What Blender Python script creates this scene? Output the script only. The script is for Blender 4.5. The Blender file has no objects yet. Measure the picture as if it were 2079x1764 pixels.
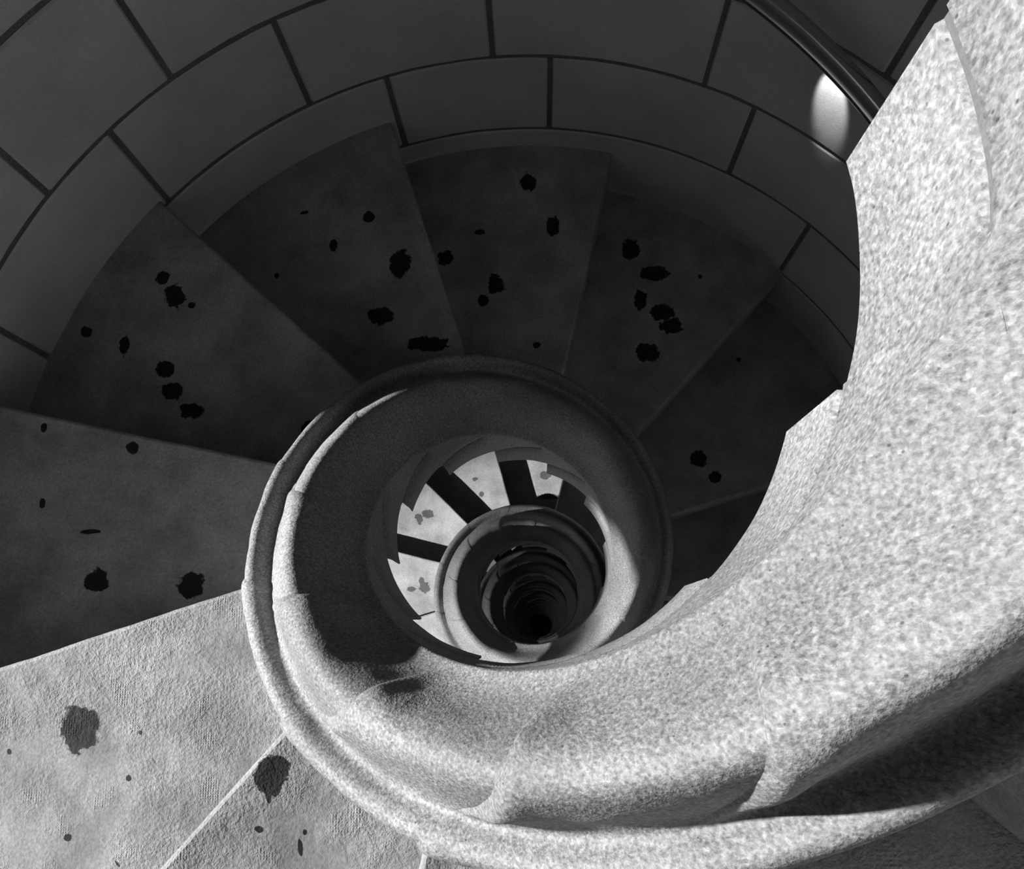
import bpy, bmesh, math, random
import numpy as np
from mathutils import Vector, Matrix, noise

# ------------------------------------------------------------------ dimensions (metres)
S = 0.6155                       # plan scale of the survey
RISE = 0.20019                   # riser height
DT = 0.5265377                   # angle of one step
T0 = 3.9844683                   # azimuth of the nosing of step 0
R_WALL = 1.5 * S
R_WELL = 0.3494 * S              # open well
R_BEAD = 0.603 * S
KMIN, KMAX = -118, 9
Z0 = 24.4                        # height of tread 0 above the tower floor
PI = math.pi
C = bpy.context.scene.collection
random.seed(4)

def zk(k): return Z0 + k * RISE
def th(k): return T0 + k * DT

# ------------------------------------------------------------------ helpers
def link(o, parent=None):
    C.objects.link(o)
    if parent is not None: o.parent = parent
    return o

def mesh_obj(name, verts, faces, mats, parent=None, smooth=True, fmat=None):
    me = bpy.data.meshes.new(name)
    me.from_pydata([tuple(v) for v in verts], [], faces)
    bm = bmesh.new(); bm.from_mesh(me); bmesh.ops.recalc_face_normals(bm, faces=bm.faces); bm.to_mesh(me); bm.free()
    if not isinstance(mats, (list, tuple)): mats = [mats]
    for m in mats: me.materials.append(m)
    if fmat is not None: me.polygons.foreach_set('material_index', fmat)
    if smooth: me.polygons.foreach_set('use_smooth', [True] * len(me.polygons))
    return link(bpy.data.objects.new(name, me), parent)

def struct(o): o['kind'] = 'structure'; return o

# ------------------------------------------------------------------ materials
class G:
    def __init__(s, name):
        s.m = bpy.data.materials.new(name); s.m.use_nodes = True
        s.t = s.m.node_tree; s.N = s.t.nodes; s.L = s.t.links
        s.b = s.N['Principled BSDF']
    def n(s, typ, **kw):
        nd = s.N.new(typ)
        for k, v in kw.items():
            if k.startswith('i_'): nd.inputs[k[2:].replace('_', ' ')].default_value = v
            else: setattr(nd, k, v)
        return nd
    def l(s, a, b): s.L.new(a, b)
    def math(s, op, a, b=None, clamp=False):
        nd = s.N.new('ShaderNodeMath'); nd.operation = op; nd.use_clamp = clamp
        for i, x in enumerate((a, b)):
            if x is None: continue
            if isinstance(x, (int, float)): nd.inputs[i].default_value = x
            else: s.l(x, nd.inputs[i])
        return nd.outputs[0]
    def noise(s, vec, scale, detail=3, rough=.55):
        nd = s.n('ShaderNodeTexNoise'); nd.inputs['Scale'].default_value = scale
        nd.inputs['Detail'].default_value = detail; nd.inputs['Roughness'].default_value = rough
        s.l(vec, nd.inputs['Vector']); return nd.outputs['Fac']
    def ramp(s, fac, pts):
        nd = s.n('ShaderNodeValToRGB'); e = nd.color_ramp.elements
        while len(e) < len(pts): e.new(.5)
        for el, (p, v) in zip(e, pts): el.position = p; el.color = (v, v, v, 1)
        s.l(fac, nd.inputs[0]); return nd.outputs[0]
    def rng(s, v, a, b, c, d):
        nd = s.n('ShaderNodeMapRange'); s.l(v, nd.inputs[0])
        for i, x in zip((1, 2, 3, 4), (a, b, c, d)): nd.inputs[i].default_value = x
        return nd.outputs[0]

def stone(name, base=.42, lo=.75, hi=1.2, grain=330, grain_amt=.35, bump=.5, bump_d=.0016, patch=9, spots=(), stain=.03, rough=.85, weave=False, pits=0, spec=.3, zs=1):
    g = G(name)
    geo = g.n('ShaderNodeNewGeometry'); pos = geo.outputs['Position']
    if zs != 1:                    # crystals lie a little stretched along the bed
        vm = g.n('ShaderNodeVectorMath', operation='MULTIPLY'); vm.inputs[1].default_value = (1, 1, zs); g.l(pos, vm.inputs[0]); pos = vm.outputs[0]
    a = g.rng(g.noise(pos, patch, 5, .6), .3, .7, lo, hi)
    gr = g.noise(pos, grain, 2, .6)
    b = g.rng(gr, .25, .75, 1 - grain_amt, 1 + grain_amt)
    v = g.math('MULTIPLY', g.math('MULTIPLY', a, b), base)
    if pits:
        vc = g.n('ShaderNodeTexVoronoi'); vc.inputs['Scale'].default_value = 430; g.l(pos, vc.inputs['Vector'])   # feldspar and mica crystals
        sp = g.n('ShaderNodeSeparateColor'); g.l(vc.outputs['Color'], sp.inputs[0])
        v = g.math('MULTIPLY', v, g.rng(sp.outputs[0], 0, 1, .78, 1.24))
        vo = g.n('ShaderNodeTexVoronoi'); vo.inputs['Scale'].default_value = pits; g.l(pos, vo.inputs['Vector'])
        p_ = g.rng(vo.outputs['Distance'], .06, .13, .35, 1)
        v = g.math('MULTIPLY', v, p_)
    if spots:
        tc = g.n('ShaderNodeTexCoord'); cur = None
        nz = g.rng(g.noise(pos, 60, 4, .65), .2, .8, -.45, .45)
        for (x, y, rx, ry, ang) in spots:
            mp = g.n('ShaderNodeMapping', vector_type='TEXTURE')
            mp.inputs['Location'].default_value = (x, y, 0)
            mp.inputs['Rotation'].default_value = (0, 0, ang)
            mp.inputs['Scale'].default_value = (rx, ry, 1)
            g.l(tc.outputs['Object'], mp.inputs['Vector'])
            sx = g.n('ShaderNodeSeparateXYZ'); g.l(mp.outputs[0], sx.inputs[0])
            cx = g.n('ShaderNodeCombineXYZ'); g.l(sx.outputs[0], cx.inputs[0]); g.l(sx.outputs[1], cx.inputs[1])
            ln = g.n('ShaderNodeVectorMath', operation='LENGTH'); g.l(cx.outputs[0], ln.inputs[0])
            cur = ln.outputs['Value'] if cur is None else g.math('MINIMUM', cur, ln.outputs['Value'])
        d = g.math('ADD', cur, nz)
        k = g.rng(d, .93, 1.05, stain / base, 1)
        v = g.math('MULTIPLY', v, k)
    col = g.n('ShaderNodeCombineColor')
    for i in range(3): g.l(v, col.inputs[i])
    g.l(col.outputs[0], g.b.inputs['Base Color'])
    g.b.inputs['Roughness'].default_value = rough
    g.b.inputs['Specular IOR Level'].default_value = spec
    hgt = g.math('ADD', g.math('MULTIPLY', g.noise(pos, 70, 4, .6), .8), g.math('MULTIPLY', gr, .7))
    if weave: hgt = g.math('MULTIPLY', hgt, g.rng(g.noise(pos, 8, 3, .6), .4, .62, .45, 1.9))
    if weave:                      # bush-hammered dotted tooling in patches
        w1 = g.n('ShaderNodeTexWave', wave_type='BANDS', bands_direction='X'); w1.inputs['Scale'].default_value = 95; g.l(pos, w1.inputs['Vector'])
        w2 = g.n('ShaderNodeTexWave', wave_type='BANDS', bands_direction='Y'); w2.inputs['Scale'].default_value = 95; g.l(pos, w2.inputs['Vector'])
        msk = g.rng(g.noise(pos, 16, 3, .6), .58, .7, 0, 1)
        hgt = g.math('ADD', hgt, g.math('MULTIPLY', g.math('MULTIPLY', w1.outputs['Fac'], w2.outputs['Fac']), g.math('MULTIPLY', msk, .5)))
    bp = g.n('ShaderNodeBump'); bp.inputs['Strength'].default_value = bump; bp.inputs['Distance'].default_value = bump_d
    g.l(hgt, bp.inputs['Height']); g.l(bp.outputs[0], g.b.inputs['Normal'])
    return g.m

TREAD_KW = dict(base=.195, lo=.66, hi=1.28, grain=260, grain_amt=.24, bump=.75, bump_d=.002, patch=11, weave=True)
M_tread = stone('tread_stone', **TREAD_KW)
M_par = stone('parapet_granite', base=.15, lo=.68, hi=1.26, grain=330, grain_amt=.55, bump=.7, bump_d=.002, patch=5, pits=120, zs=.5, rough=.7, spec=.4)
M_wall = stone('wall_ashlar', base=.31, lo=.85, hi=1.1, grain=240, grain_amt=.1, bump=.35, bump_d=.0012, patch=5)
M_mortar = stone('mortar', base=.075, grain=200, bump=.4)
M_joint = stone('joint_mortar', base=.095, grain=300, grain_amt=.2, bump=.3)

SPOTS = {
-17: [(0.5186, 0.0818, 0.0279, 0.0181, -1.33), (0.4277, 0.0468, 0.0515, 0.0137, -1.32)],
-16: [(0.4573, 0.1097, 0.0116, 0.0133, -1.9), (0.5286, 0.118, 0.0129, 0.0079, -1.86)],
-15: [(0.525, 0.0884, 0.024, 0.0174, -2.38), (0.5315, 0.1275, 0.0119, 0.02, -2.41), (0.5443, 0.1215, 0.0166, 0.0111, -2.38)],
-14: [(0.4565, 0.1274, 0.0172, 0.01, -2.87), (0.4084, 0.1071, 0.0209, 0.0223, -2.89), (0.4256, 0.0879, 0.0117, 0.016, -2.94)],
-7: [(0.4894, 0.1155, 0.0219, 0.0208, -0.29), (0.516, 0.06, 0.0146, 0.0152, -0.28), (0.6751, 0.3329, 0.0059, 0.0063, -0.29)],
-6: [(0.7212, 0.3186, 0.0219, 0.0259, -0.85), (0.7126, 0.2329, 0.0351, 0.0195, -0.84), (0.6401, 0.213, 0.0155, 0.0262, -0.85),
     (0.65, 0.1533, 0.028, 0.0223, -0.88), (0.6402, 0.1158, 0.0298, 0.0195, -0.79), (0.5501, 0.1146, 0.0288, 0.0239, -0.8),
     (0.7818, 0.1457, 0.0056, 0.0055, -0.67)],
-5: [(0.8132, 0.1738, 0.0175, 0.0215, -1.37), (0.7218, 0.0956, 0.0155, 0.0234, -1.33), (0.5975, 0.3184, 0.0184, 0.017, -1.36),
     (0.561, 0.1932, 0.0188, 0.023, -1.35), (0.6737, 0.2561, 0.0114, 0.0062, -1.32), (0.4403, 0.0725, 0.0094, 0.0086, -1.35),
     (0.5158, 0.2118, 0.0119, 0.0138, -1.35)],
-4: [(0.6961, 0.1916, 0.0087, 0.0119, -1.82), (0.7324, 0.1048, 0.0129, 0.0123, -1.88), (0.6144, 0.0715, 0.021, 0.0294, -1.86),
     (0.5194, 0.14, 0.0292, 0.0175, -1.86), (0.4323, 0.0642, 0.0443, 0.0152, -1.88), (0.6697, 0.3215, 0.0054, 0.0054, -1.88),
     (0.7846, 0.2293, 0.0093, 0.0043, -1.7)],
-3: [(0.7653, 0.1137, 0.0196, 0.0257, -2.34), (0.8096, 0.1029, 0.013, 0.0126, -2.31), (0.7287, 0.1043, 0.0073, 0.0058, -2.44),
     (0.8392, 0.2694, 0.0109, 0.0105, -2.4), (0.7672, 0.2419, 0.0101, 0.0192, -2.41), (0.6786, 0.2218, 0.0176, 0.0173, -2.4),
     (0.638, 0.2426, 0.0198, 0.0156, -2.42), (0.5869, 0.2446, 0.0243, 0.0147, -2.34), (0.4028, 0.1223, 0.0156, 0.0123, -2.42)],
-2: [(0.6242, 0.2373, 0.0188, 0.0176, -2.96), (0.478, 0.2142, 0.021, 0.0196, -2.98), (0.6286, 0.0232, 0.0104, 0.0102, -2.79),
     (0.779, 0.0205, 0.0049, 0.0084, -3.12), (0.7455, 0.139, 0.0049, 0.0081, -2.96), (0.6588, 0.1664, 0.0172, 0.0036, -2.89),
     (0.3905, 0.035, 0.0074, 0.0166, -3.05)],
-1: [(0.648, 0.1102, 0.0271, 0.0305, 2.79), (0.5712, 0.1411, 0.0025, 0.0032, -2.9), (0.6954, 0.2395, 0.0058, 0.005, 2.75),
     (0.6405, 0.291, 0.0018, 0.0052, -2.72), (0.7446, 0.1106, 0.0031, 0.004, -2.99), (0.6001, 0.1927, 0.0038, 0.0035, 2.39)],
0: [(0.4333, 0.0228, 0.0196, 0.0212, 2.28), (0.4513, 0.094, 0.0027, 0.0035, 2.25), (0.4839, 0.0537, 0.0054, 0.0036, 2.03),
    (0.4677, 0.1026, 0.0031, 0.0085, 2.42), (0.452, 0.0382, 0.003, 0.0073, 2.32)]}

# ------------------------------------------------------------------ one step stone (local: nosing along +x, axis of the stair at the origin)
def tread_mesh(seed, nr, na, wob):
    """solid wedge: worn rounded nosing, flat tread running a little under the next stone, flat soffit"""
    r0, r1, rad, a1 = .40 * S, R_WALL + .02, .009, DT + .045
    V, F = [], []
    prof_n = 6 + na + 1
    for i in range(nr + 1):
        r = r0 + (r1 - r0) * i / nr
        nz = noise.noise(Vector((r * 14, seed * 3.7, 0))) * wob + noise.noise(Vector((r * 60, seed * 1.7, 5))) * wob * .5
        chip = max(0, noise.noise(Vector((r * 25, seed * 9.1, 2))) - .35) * wob * 3
        row = [(0.0 + nz, -.95 * RISE), (0.0 + nz, -rad)]
        for a in (22, 45, 68):
            t = math.radians(a); q = rad * (1 + chip * 60)
            row.append((nz + q * (1 - math.cos(t)), -q * (1 - math.sin(t))))
        row.append((nz + rad * 1.6, 0))
        for j in range(1, na + 1):
            row.append((rad * 1.6 + (a1 * r - rad * 1.6) * j / na, 0))
        row.append((a1 * r, -.70 * RISE))
        for (w, z) in row:
            a = w / r
            x, y = r * math.cos(a), r * math.sin(a)
            if z == 0: z = -.0018 * (1 + noise.noise(Vector((x * 9, y * 9, seed * 2.3)))) * min(1, w / .03)
            V.append((x, y, z))
    m = len(row)
    for i in range(nr):
        for j in range(m):
            k = (j + 1) % m
            F.append((i * m + j, i * m + k, (i + 1) * m + k, (i + 1) * m + j))
    F.append(tuple(range(m))[::-1]); F.append(tuple((nr) * m + j for j in range(m)))
    return V, F

# (radius, height over the helix in risers, lip weight, joint lead in steps): well arris, cove, roll, groove, bead
PROFILE = [(.3494, -.06, 0, 0), (.3506, .0, 0, 0), (.357, .05, 0, -.05), (.367, .12, .1, -.13), (.379, .23, .25, -.25), (.391, .38, .4, -.34), (.403, .55, .6, -.41), (.415, .71, .8, -.47), (.428, .84, 1, -.52),
 (.442, .92, 1, -.56), (.456, .935, 1, -.59), (.469, .895, 1, -.61), (.481, .82, 1, -.63), (.492, .73, 1, -.66), (.503, .63, .9, -.69), (.514, .525, .6, -.73), (.525, .43, .3, -.79),
 (.537, .37, .1, -.85), (.548, .385, .2, -.89), (.559, .445, .35, -.93), (.572, .48, .5, -.96), (.585, .455, .5, -.98), (.595, .36, .4, -1), (.600, .22, .2, -1), (.603, .0, 0, -1)]

def catmull(P, sub):
    P = np.array(P, float); out = []
    for i in range(len(P) - 1):
        a, b, c, d = P[max(i - 1, 0)], P[i], P[i + 1], P[min(i + 2, len(P) - 1)]
        for s in range(sub):
            t = s / sub
            out.append(.5 * ((2 * b) + (c - a) * t + (2 * a - 5 * b + 4 * c - d) * t * t + (3 * b - a - 3 * c + d) * t ** 3))
    out.append(P[-1]); return np.array(out)

def parapet_mesh(seed, nu, sub, amp, wob):
    P = catmull(PROFILE, sub)
    nrm = np.zeros((len(P), 2))
    for i in range(len(P)):
        a, b = P[max(i - 1, 0)], P[min(i + 1, len(P) - 1)]
        t = np.array([(b[0] - a[0]) * S, (b[1] - a[1]) * RISE]); t /= np.linalg.norm(t) + 1e-9
        nrm[i] = (-t[1], t[0])
    rs = random.Random(seed * 7 + 1); amp_s = amp * rs.uniform(.8, 1.15)
    us = [-.007, 0, .004, .009, .015, .022, .03, .04, .055, .075, .1, .14, .19]; us += [.19 + (.985 - .19) * (i + 1) / nu for i in range(nu)] + [1.0]
    V, F, FM = [], [], []
    hw = .0048 / RISE
    for f in us:
        row = []
        lip = amp_s * math.exp(-(max(f, 0) / .22) ** 1.2) * (1 - math.exp(-(max(0, f + .003) / .026)))
        ker = -.0007 if f < 0 else 0                   # each stone laps into its neighbour
        zb = -.95 + .25 * f
        fe = min(1, max(0, f) / .12, (1 - f) / .12); fe = fe * fe * (3 - 2 * fe)
        def on_face(z, dep=0):
            q = Vector((math.cos(f * DT) * 5, math.sin(f * DT) * 5, z * RISE * 22 + seed * 5.3))
            if f < 0: dep += .0012
            rr = R_WELL + dep + noise.noise(q) * wob * .5 * fe
            return (rr * math.cos(f * DT), rr * math.sin(f * DT), z * RISE)
        def pt(r, z, lead, w, n):
            k = f + lead; a = k * DT
            x, y = r * S * math.cos(a), r * S * math.sin(a)
            q = Vector((x * 22, y * 22, (k + z) * RISE * 22 + seed * 5.3))
            dd = lip * w + ker + (noise.noise(q) * wob + noise.noise(q * 3.1) * wob * .35) * min(1, .25 + w) * fe
            rr = r * S + n[0] * dd; hh = (k + z) * RISE + n[1] * dd
            return (rr * math.cos(a), rr * math.sin(a), hh)
        top = f - .07
        dep = .0035 * min(1, max(0, (f - .09) / .08))
        rows = [(zb, .003), (zb + .02, 0), (zb * .5 + min(-.08, top - .05) * .5, 0), (-hw * 1.4, 0), (-hw, dep), (hw, dep), (hw * 1.4, 0), (.3 * f + .02, 0), (.65 * f, 0)]
        mx = top
        for q_, (z, d_) in enumerate(rows):
            row.append(on_face(min(z, mx - .002 * (9 - q_)), d_))
        nf = len(row)
        for i, (r, z, w, ld) in enumerate(P): row.append(pt(r, z, ld, w, nrm[i]))
        k = f - 1; zo = max(k - 1.15, -1 - .93) * RISE
        row.append((R_BEAD * math.cos(k * DT), R_BEAD * math.sin(k * DT), zo))
        rm = .45 * S; row.append((rm * math.cos((f - .4) * DT), rm * math.sin((f - .4) * DT), min(zo, zb * RISE) * .5 + .5 * zb * RISE))
        V += row
    m = len(row)
    for i in range(len(us) - 1):
        for j in range(m):
            k = (j + 1) % m
            F.append((i * m + j, i * m + k, (i + 1) * m + k, (i + 1) * m + j)); FM.append(1 if j == 4 and us[i] > .1 else 0)
    for base, flip in ((0, True), ((len(us) - 1) * m, False)):                     # end caps with their own vertices stay crisp
        c0 = len(V); V += [V[base + j] for j in range(m)]
        F.append(tuple(range(c0, c0 + m))[::-1] if flip else tuple(range(c0, c0 + m))); FM.append(0)
    return V, F, FM

def set_props(o, label, cat, group=None):
    o['label'] = label; o['category'] = cat
    if group: o['group'] = group

LABELS = {
 9: 'highest stone step of the spiral, just above the photographer',
 8: 'second highest stone step, above and left of the photographer',
 7: 'stone step at eye level behind the top of the parapet',
 6: 'stone step beside the photographer, just past the top right corner',
 5: 'bright stone with speckled inner face filling the top right corner',
 4: 'bright speckled stone at the right edge, its pale tall face nearest the camera',
 3: 'sunlit granite step whose roll leaves the frame at the lower right edge',
 2: 'granite step with the brightest lit lip on its thick roll, lower right',
 1: 'stone step with a bright lip at the bottom middle of the near roll',
 0: 'brightly lit rough step with one round black spot beside the bead',
 -1: 'pale sunlit step with a large dark grey spot, lower left',
 -2: 'grey step at the left edge with two round black spots in a row',
 -3: 'dark step at upper left with a chain of black spots across it',
 -4: 'dark step left of top with a pale scratch near its nosing',
 -5: 'dark step at the top with two neat black spots near the wall',
 -6: 'dark step right of top with a cluster of ragged black spots',
 -7: 'near-black step below the light streak, with two faint small spots',
 -8: 'near-black step half hidden behind the bright near parapet on the right',
 -9: 'step hidden under the near parapet, lower right of the first turn',
 -10: 'step under the thick near roll at the bottom of the first turn',
 -11: 'first step below the dark rim at the bottom of the well opening',
 -12: 'small lit step with a very bright bead, low in the well opening',
 -13: 'lit step wedge at the lower left of the second turn, next to the dark rim',
 -14: 'lit step in the well opening with two small round grey spots',
 -15: 'lit step in the well opening with a ragged bird-shaped grey stain',
 -16: 'lit step at upper left of the well opening with one tiny dark spot',
 -17: 'dim grey step at the top of the well opening with one dark spot',
 -18: 'black step at upper right in the well opening'}
ORD = ['first', 'second', 'third', 'fourth', 'fifth', 'sixth', 'seventh', 'eighth', 'ninth', 'tenth', 'eleventh', 'twelfth']
CLOCK = ['three', 'two', 'one', 'twelve', 'eleven', 'ten', 'nine', 'eight', 'seven', 'six', 'five', 'four']

def step_root(k):
    e = bpy.data.objects.new('stone_step', None); link(e)
    e.location = (0, 0, zk(k)); e.rotation_euler = (0, 0, th(k)); e.empty_display_size = .1
    if k in LABELS: set_props(e, LABELS[k], 'stair step', 'stone steps winding round the open well')
    else:
        turn = -k // 12
        a = math.degrees(th(k) + DT / 2) % 360
        if k > -43:
            set_props(e, 'stone step at %s o\'clock on the %s turn down the well' % (CLOCK[int(((a + 15) % 360) // 30)], ORD[turn]), 'stair step', 'stone steps winding round the open well')
        else:
            set_props(e, '%s stone step deep in the well, on the %s ring of the spiral' % ('dim' if turn < 5 else 'nearly black', ORD[turn]), 'stair step', 'stone steps of the %s ring' % ORD[turn])
    return e

steps = {}
for k in range(KMAX, -19, -1):
    near = -9 <= k <= 6
    root = step_root(k)
    mt = M_tread if k not in SPOTS else stone('tread_stone_spotted', spots=SPOTS[k], stain={-1: .016, 0: .006}.get(k, .005 if k > -10 else .055), **TREAD_KW)
    V, F = tread_mesh(k, 60 if near else 24, 16 if near else 6, .0012)
    mesh_obj('tread', V, F, mt, root, smooth=False)
    V, F, FM = parapet_mesh(k, 24 if near else 12, 3 if near else 1, {0: .014, 1: .015, 2: .015, 3: .012, 4: .001, 5: .001, -1: .007}.get(k, .0045), .0020)
    mesh_obj('parapet', V, F, [M_par, M_joint], root, fmat=FM)
    steps[k] = root
# the rest of the shaft: copies of three plain step stones
for k in range(-19, KMIN - 1, -1):
    s = steps[-18] if k % 3 == 0 else steps[-10] if k % 3 == 1 else steps[-11]
    root = step_root(k)
    for ch in s.children:
        c = ch.copy(); C.objects.link(c); c.parent = root

# ------------------------------------------------------------------ tower wall of ashlar courses
CO = [-.0854, -.5707, -1.0289, -1.5010]          # measured bed joints, survey units
zs = [CO[0] + .472 * i for i in range(12, 0, -1)] + CO
while zs[-1] > -38.8: zs.append(zs[-1] - .472)
zs = sorted(zs)                                    # ascending
zs_m = [Z0 + z * S for z in zs]
def near_bed(z): return min(range(len(zs)), key=lambda i: abs(zs[i] - z))
WIN = []                                           # (az0, az1, i0, i1)
WIN.append((162, 240, near_bed(-.5707), near_bed(2.275)))
for n in range(1, 10):
    WIN.append((167 if n == 1 else 197, 252, near_bed(-.45 - 3.881 * n), near_bed(2.83 - 3.881 * n)))
def pol(r, a, z): return (r * math.cos(a), r * math.sin(a), z)
V, F, FM = [], [], []
def add_quad(pts, mi):
    i = len(V); V.extend(pts); F.append((i, i + 1, i + 2, i + 3)); FM.append(mi)
def wins_at(i): return [(w[0], w[1]) for w in WIN if w[2] <= i < w[3]]
SILL = -.26; J = .0045; JH = .0066
for i in range(len(zs) - 1):
    z0, z1 = zs_m[i], zs_m[i + 1]
    top = i + 1
    # course below bed joint index 'top'
    given = {near_bed(-.0854): [128.6, 145.8], near_bed(-.5707): [67.7, 93.5, 116.4, 137, 160], near_bed(-1.0289): [61.1, 86.6, 106.7, 150], near_bed(-1.501): [48.1, 112]}.get(top)
    cuts = sorted(given) if given else [random.uniform(0, 20)]
    ang = cuts[-1]
    while ang + 34 < cuts[0] + 360:
        ang += random.uniform(19, 26); cuts.append(ang)
    wz = wins_at(i)
    segs = []
    for a, b in zip(cuts, cuts[1:] + [cuts[0] + 360]):
        for sh in (0,):
            parts = [(a, b)]
            for (w0, w1) in wz:
                new = []
                for (p, q) in parts:
                    for off in (0, 360):
                        u0, u1 = w0 + off, w1 + off
                        if q <= u0 or p >= u1: continue
                        break
                    else:
                        new.append((p, q)); continue
                    if p < u0: new.append((p, u0))
                    if q > u1: new.append((u1, q))
                parts = new
            segs += [s for s in parts if s[1] - s[0] > .6]
    for (a, b) in segs:
        a_, b_ = math.radians(a), math.radians(b); n = max(2, int((b - a) / 3.0))
        ja = J / R_WALL; e = .0035 / R_WALL; dpt = .004
        rj = random.uniform(-.0012, .0012)
        azs = [a_ + ja, a_ + ja + e] + [a_ + ja + e + (b_ - a_ - 2 * (ja + e)) * t / n for t in range(1, n)] + [b_ - ja - e, b_ - ja]
        zz = [z0 + JH, z0 + JH + .003, z1 - JH - .003, z1 - JH]
        base = len(V)
        for ai, aa in enumerate(azs):
            for zi, z in enumerate(zz):
                edge = ai in (0, len(azs) - 1) or zi in (0, 3)
                w = noise.noise(Vector((aa * 9, z * 9, 3))) * .0012
                wz_ = noise.noise(Vector((aa * 40, z * 40, 7))) * .0016
                V.append(pol(R_WALL + rj + w + (dpt if edge else 0), aa + wz_ / R_WALL, z + wz_))
        m = 4
        for ai in range(len(azs) - 1):
            for zi in range(3):
                F.append((base + ai * m + zi, base + ai * m + zi + 1, base + (ai + 1) * m + zi + 1, base + (ai + 1) * m + zi)); FM.append(0)
    # mortar backing and the outer skin of the wall
    for d in range(0, 360, 1):
        if any(w0 <= d < w1 for (w0, w1) in wz): continue
        a0, a1 = math.radians(d), math.radians(d + 1)
        add_quad([pol(R_WALL + .0035, a0, z0), pol(R_WALL + .0035, a1, z0), pol(R_WALL + .0035, a1, z1), pol(R_WALL + .0035, a0, z1)], 1)
        add_quad([pol(R_WALL + .22, a0, z0), pol(R_WALL + .22, a1, z0), pol(R_WALL + .22, a1, z1), pol(R_WALL + .22, a0, z1)], 0)
wall = struct(mesh_obj('wall_tower', V, F, [M_wall, M_mortar], None, smooth=False, fmat=FM))

for n, (a0, a1, i0, i1) in enumerate(WIN):        # splayed stone reveals of each window
    V, F = [], []
    z0, z1 = zs_m[i0], zs_m[i1]; N = 10; ri, ro = R_WALL - .001, R_WALL + .225
    A = [math.radians(a0 + (a1 - a0) * t / N) for t in range(N + 1)]
    def q(*p):
        i = len(V); V.extend(p); F.append((i, i + 1, i + 2, i + 3))
    for t in range(N):
        for z in (z0, z1): q(pol(ri, A[t], z), pol(ri, A[t + 1], z), pol(ro, A[t + 1], z), pol(ro, A[t], z))
    if n == 0:                                      # raised sill stone of the big window
        zt = Z0 + SILL * S
        for t in range(N):
            q(pol(ri, A[t], z0), pol(ri, A[t + 1], z0), pol(ri, A[t + 1], zt), pol(ri, A[t], zt)); q(pol(ri, A[t], zt), pol(ri, A[t + 1], zt), pol(ro, A[t + 1], zt), pol(ro, A[t], zt))
            q(pol(ro, A[t], z0), pol(ro, A[t + 1], z0), pol(ro, A[t + 1], zt), pol(ro, A[t], zt))
    for a in (A[0], A[-1]): q(pol(ri, a, z0), pol(ro, a, z0), pol(ro, a, z1), pol(ri, a, z1))
    struct(mesh_obj('window_%d' % (n + 1), V, F, M_wall, None, smooth=False))

V = [pol(R_WALL + .22, math.radians(a), 0) for a in range(0, 360, 6)]
V2 = [pol(R_WALL + .22, math.radians(a), -.15) for a in range(0, 360, 6)]
n = len(V)
struct(mesh_obj('floor', V + V2, [tuple(range(n)), tuple(range(2 * n - 1, n - 1, -1))] + [(i, (i + 1) % n, n + (i + 1) % n, n + i) for i in range(n)], M_mortar, None, smooth=False))

# ------------------------------------------------------------------ wall handrail
def rail_point(k): return Vector(pol(1.405 * S, th(k), zk(k) + RAIL_Z))
RAIL_Z = 0
def tube(pts, rad, n=16, flat=1.0):
    V, F = [], []
    for i, p in enumerate(pts):
        t = (pts[min(i + 1, len(pts) - 1)] - pts[max(i - 1, 0)]).normalized()
        out = Vector((p.x, p.y, 0)).normalized(); out = (out - t * out.dot(t)).normalized(); up = t.cross(out)
        for j in range(n):
            a = 2 * PI * j / n
            V.append(p + out * rad * flat * math.cos(a) + up * rad * math.sin(a))
    for i in range(len(pts) - 1):
        for j in range(n):
            k = (j + 1) % n; F.append((i * n + j, i * n + k, (i + 1) * n + k, (i + 1) * n + j))
    F.append(tuple(range(n))[::-1]); F.append(tuple((len(pts) - 1) * n + j for j in range(n)))
    return V, F
g = G('dark_rail_metal'); M_rail = g.m
g.b.inputs['Base Color'].default_value = (.45, .45, .45, 1); g.b.inputs['Metallic'].default_value = 1; g.b.inputs['Roughness'].default_value = .28
tc = g.n('ShaderNodeNewGeometry'); g.l(g.rng(g.noise(tc.outputs['Position'], 40, 3), .3, .7, .14, .2), g.b.inputs['Roughness'])
rail = bpy.data.objects.new('handrail', None); link(rail); rail.location = (0, 0, Z0)
set_props(rail, 'dark polished metal handrail curving along the wall at the top right', 'handrail')
# runs at about 56 deg azimuth, z -0.44 of the survey
pts = []
for i in range(49):
    a = math.radians(76 - 60 * i / 48); k = -(math.radians(55.9) - a)/DT
    pts.append(Vector(pol(1.40 * S, a, (-.470) * S + k * RISE)))
V, F = tube(pts, .021, 20); mesh_obj('rail_tube', V, F, M_rail, rail)
for ad in (70, 22):
    a = math.radians(ad); k = -(math.radians(55.9) - a)/DT; z = -.470 * S + k * RISE
    P = [Vector(pol(1.40 * S, a, z - .015)), Vector(pol(1.40 * S, a, z - .05)), Vector(pol(1.43 * S, a, z - .07)), Vector(pol(1.505 * S, a, z - .07))]
    V, F = tube(P, .007, 10); mesh_obj('bracket', V, F, M_rail, rail)

lp = Vector((1.408 * S * math.cos(math.radians(56.4)), 1.408 * S * math.sin(math.radians(56.4)), -.524 * S))
V, F = tube([lp + Vector((0, 0, .003)), lp + Vector((0, 0, .009)), lp + Vector((0, 0, .018))], .006, 12)
mesh_obj('added_spot_housing', V, F, M_rail, rail)  # invented housing for the added streak spot, not part of the handrail

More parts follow.
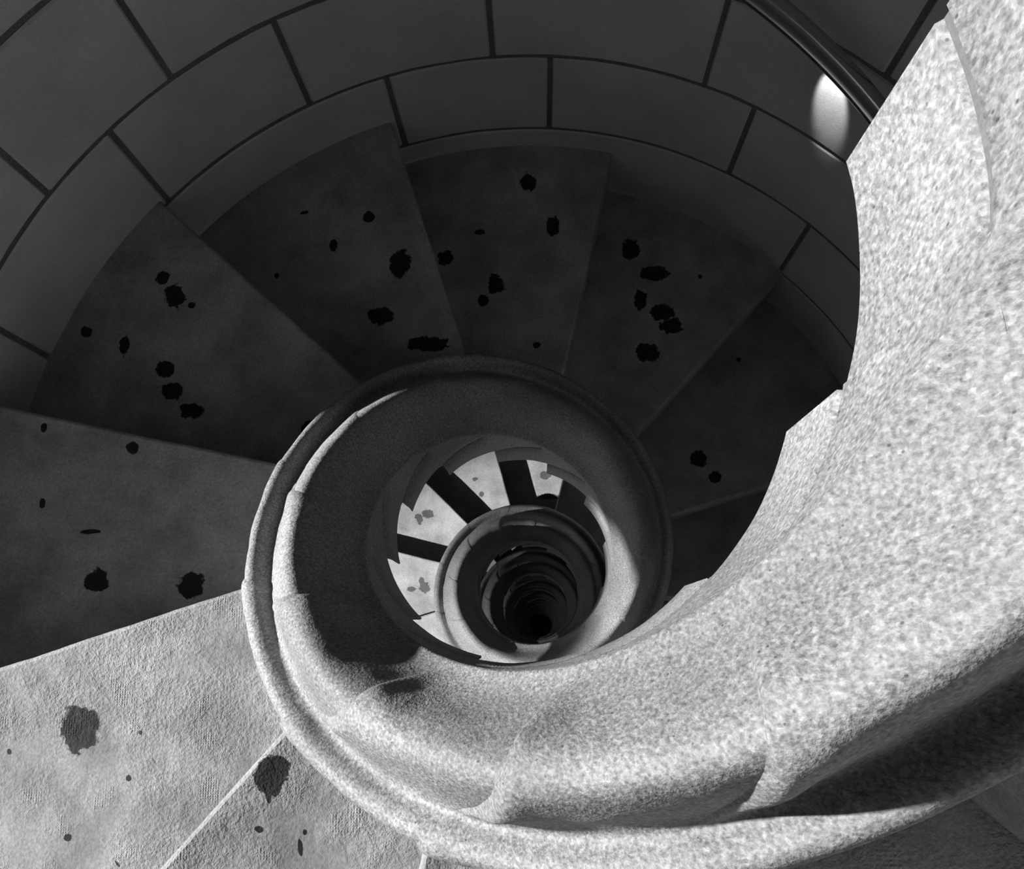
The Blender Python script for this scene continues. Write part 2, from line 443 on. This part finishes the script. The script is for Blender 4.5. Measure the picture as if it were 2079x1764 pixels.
# ------------------------------------------------------------------ daylight through the windows
w = bpy.data.worlds.new('World'); bpy.context.scene.world = w; w.use_nodes = True
bg = w.node_tree.nodes['Background']; bg.inputs[0].default_value = (.8, .8, .8, 1); bg.inputs[1].default_value = .12

def beam(name, target, az, el, dist, energy, half, radius, blend=.1):
    """sun shaft: a far spot outside the tower, reaching the stairs only through the window opening"""
    l = bpy.data.lights.new(name, 'SPOT'); l.energy = energy; l.spot_size = 2 * half; l.spot_blend = blend; l.shadow_soft_size = radius
    o = link(bpy.data.objects.new(name, l)); a, e = math.radians(az), math.radians(el)
    d = Vector((math.cos(a) * math.cos(e), math.sin(a) * math.cos(e), math.sin(e)))
    o.location = Vector(target) + d * dist; o.rotation_euler = d.to_track_quat('Z', 'Y').to_euler(); return o

def sky_panel(win, energy):
    a0, a1, i0, i1 = win; am = math.radians((a0 + a1) / 2); z0, z1 = zs_m[i0], zs_m[i1]
    l = bpy.data.lights.new('window_skylight', 'AREA'); l.shape = 'RECTANGLE'; l.size = 2 * R_WALL * math.sin(math.radians((a1 - a0) / 2)) * .92; l.size_y = (z1 - z0) * .95; l.energy = energy
    o = link(bpy.data.objects.new('window_skylight', l)); r = R_WALL + .1
    o.location = (r * math.cos(am), r * math.sin(am), (z0 + z1) / 2)
    o.rotation_euler = Vector((math.cos(am), math.sin(am), 0)).to_track_quat('Z', 'Y').to_euler(); return o

def wp(az, z, r=1.5): a = math.radians(az); return (r * S * math.cos(a), r * S * math.sin(a), Z0 + z * S)
beam('sun_shaft', wp(205, .8), 169, 15, 5, 5600, math.radians(17), .12)
sky_panel(WIN[0], 2.4)
for n in range(1, 9):
    e = [0, 1, .4, .25, .18, .15, .12, .1, .08][n]
    beam('sun_shaft', wp(212, -2.85 - 3.881 * (n - 1)), 199 if n == 1 else 222, 57, 5, 4900 * e if n == 1 else 3800 * e, math.radians(9), .03, .7)
    sky_panel(WIN[n], 3 * e)
# added spot hidden under the handrail, only to make the light streak on the wall
l = bpy.data.lights.new('added_streak_spot', 'SPOT'); l.energy = 9; l.spot_size = math.radians(23); l.spot_blend = .6; l.shadow_soft_size = .004
o = link(bpy.data.objects.new('added_streak_spot', l)); o.location = wp(56.4, -.526, 1.408)
d = Vector(o.location) - Vector(wp(53.6, -.78, 1.50)); o.rotation_euler = d.to_track_quat('Z', 'Y').to_euler()

# ------------------------------------------------------------------ camera
cam = bpy.data.cameras.new('camera'); co = link(bpy.data.objects.new('camera', cam))
Rm = Matrix(((.99955546, .00570161, .02926403), (0, .98154377, -.19123763), (-.02981429, .19115262, .98110743)))
co.matrix_world = Matrix.Translation((.0575434 * S, -.2993159 * S, Z0 + 1.939796 * S)) @ Rm.to_4x4()
cam.sensor_width = 36; cam.lens = 2082.88 / 2079 * 36; cam.clip_start = .01; cam.clip_end = 100
bpy.context.scene.camera = co
sc = bpy.context.scene
sc.view_settings.view_transform = 'Standard'; sc.view_settings.look = 'None'; sc.view_settings.gamma = 1; sc.view_settings.use_curve_mapping = False
sc.view_settings.exposure = 0
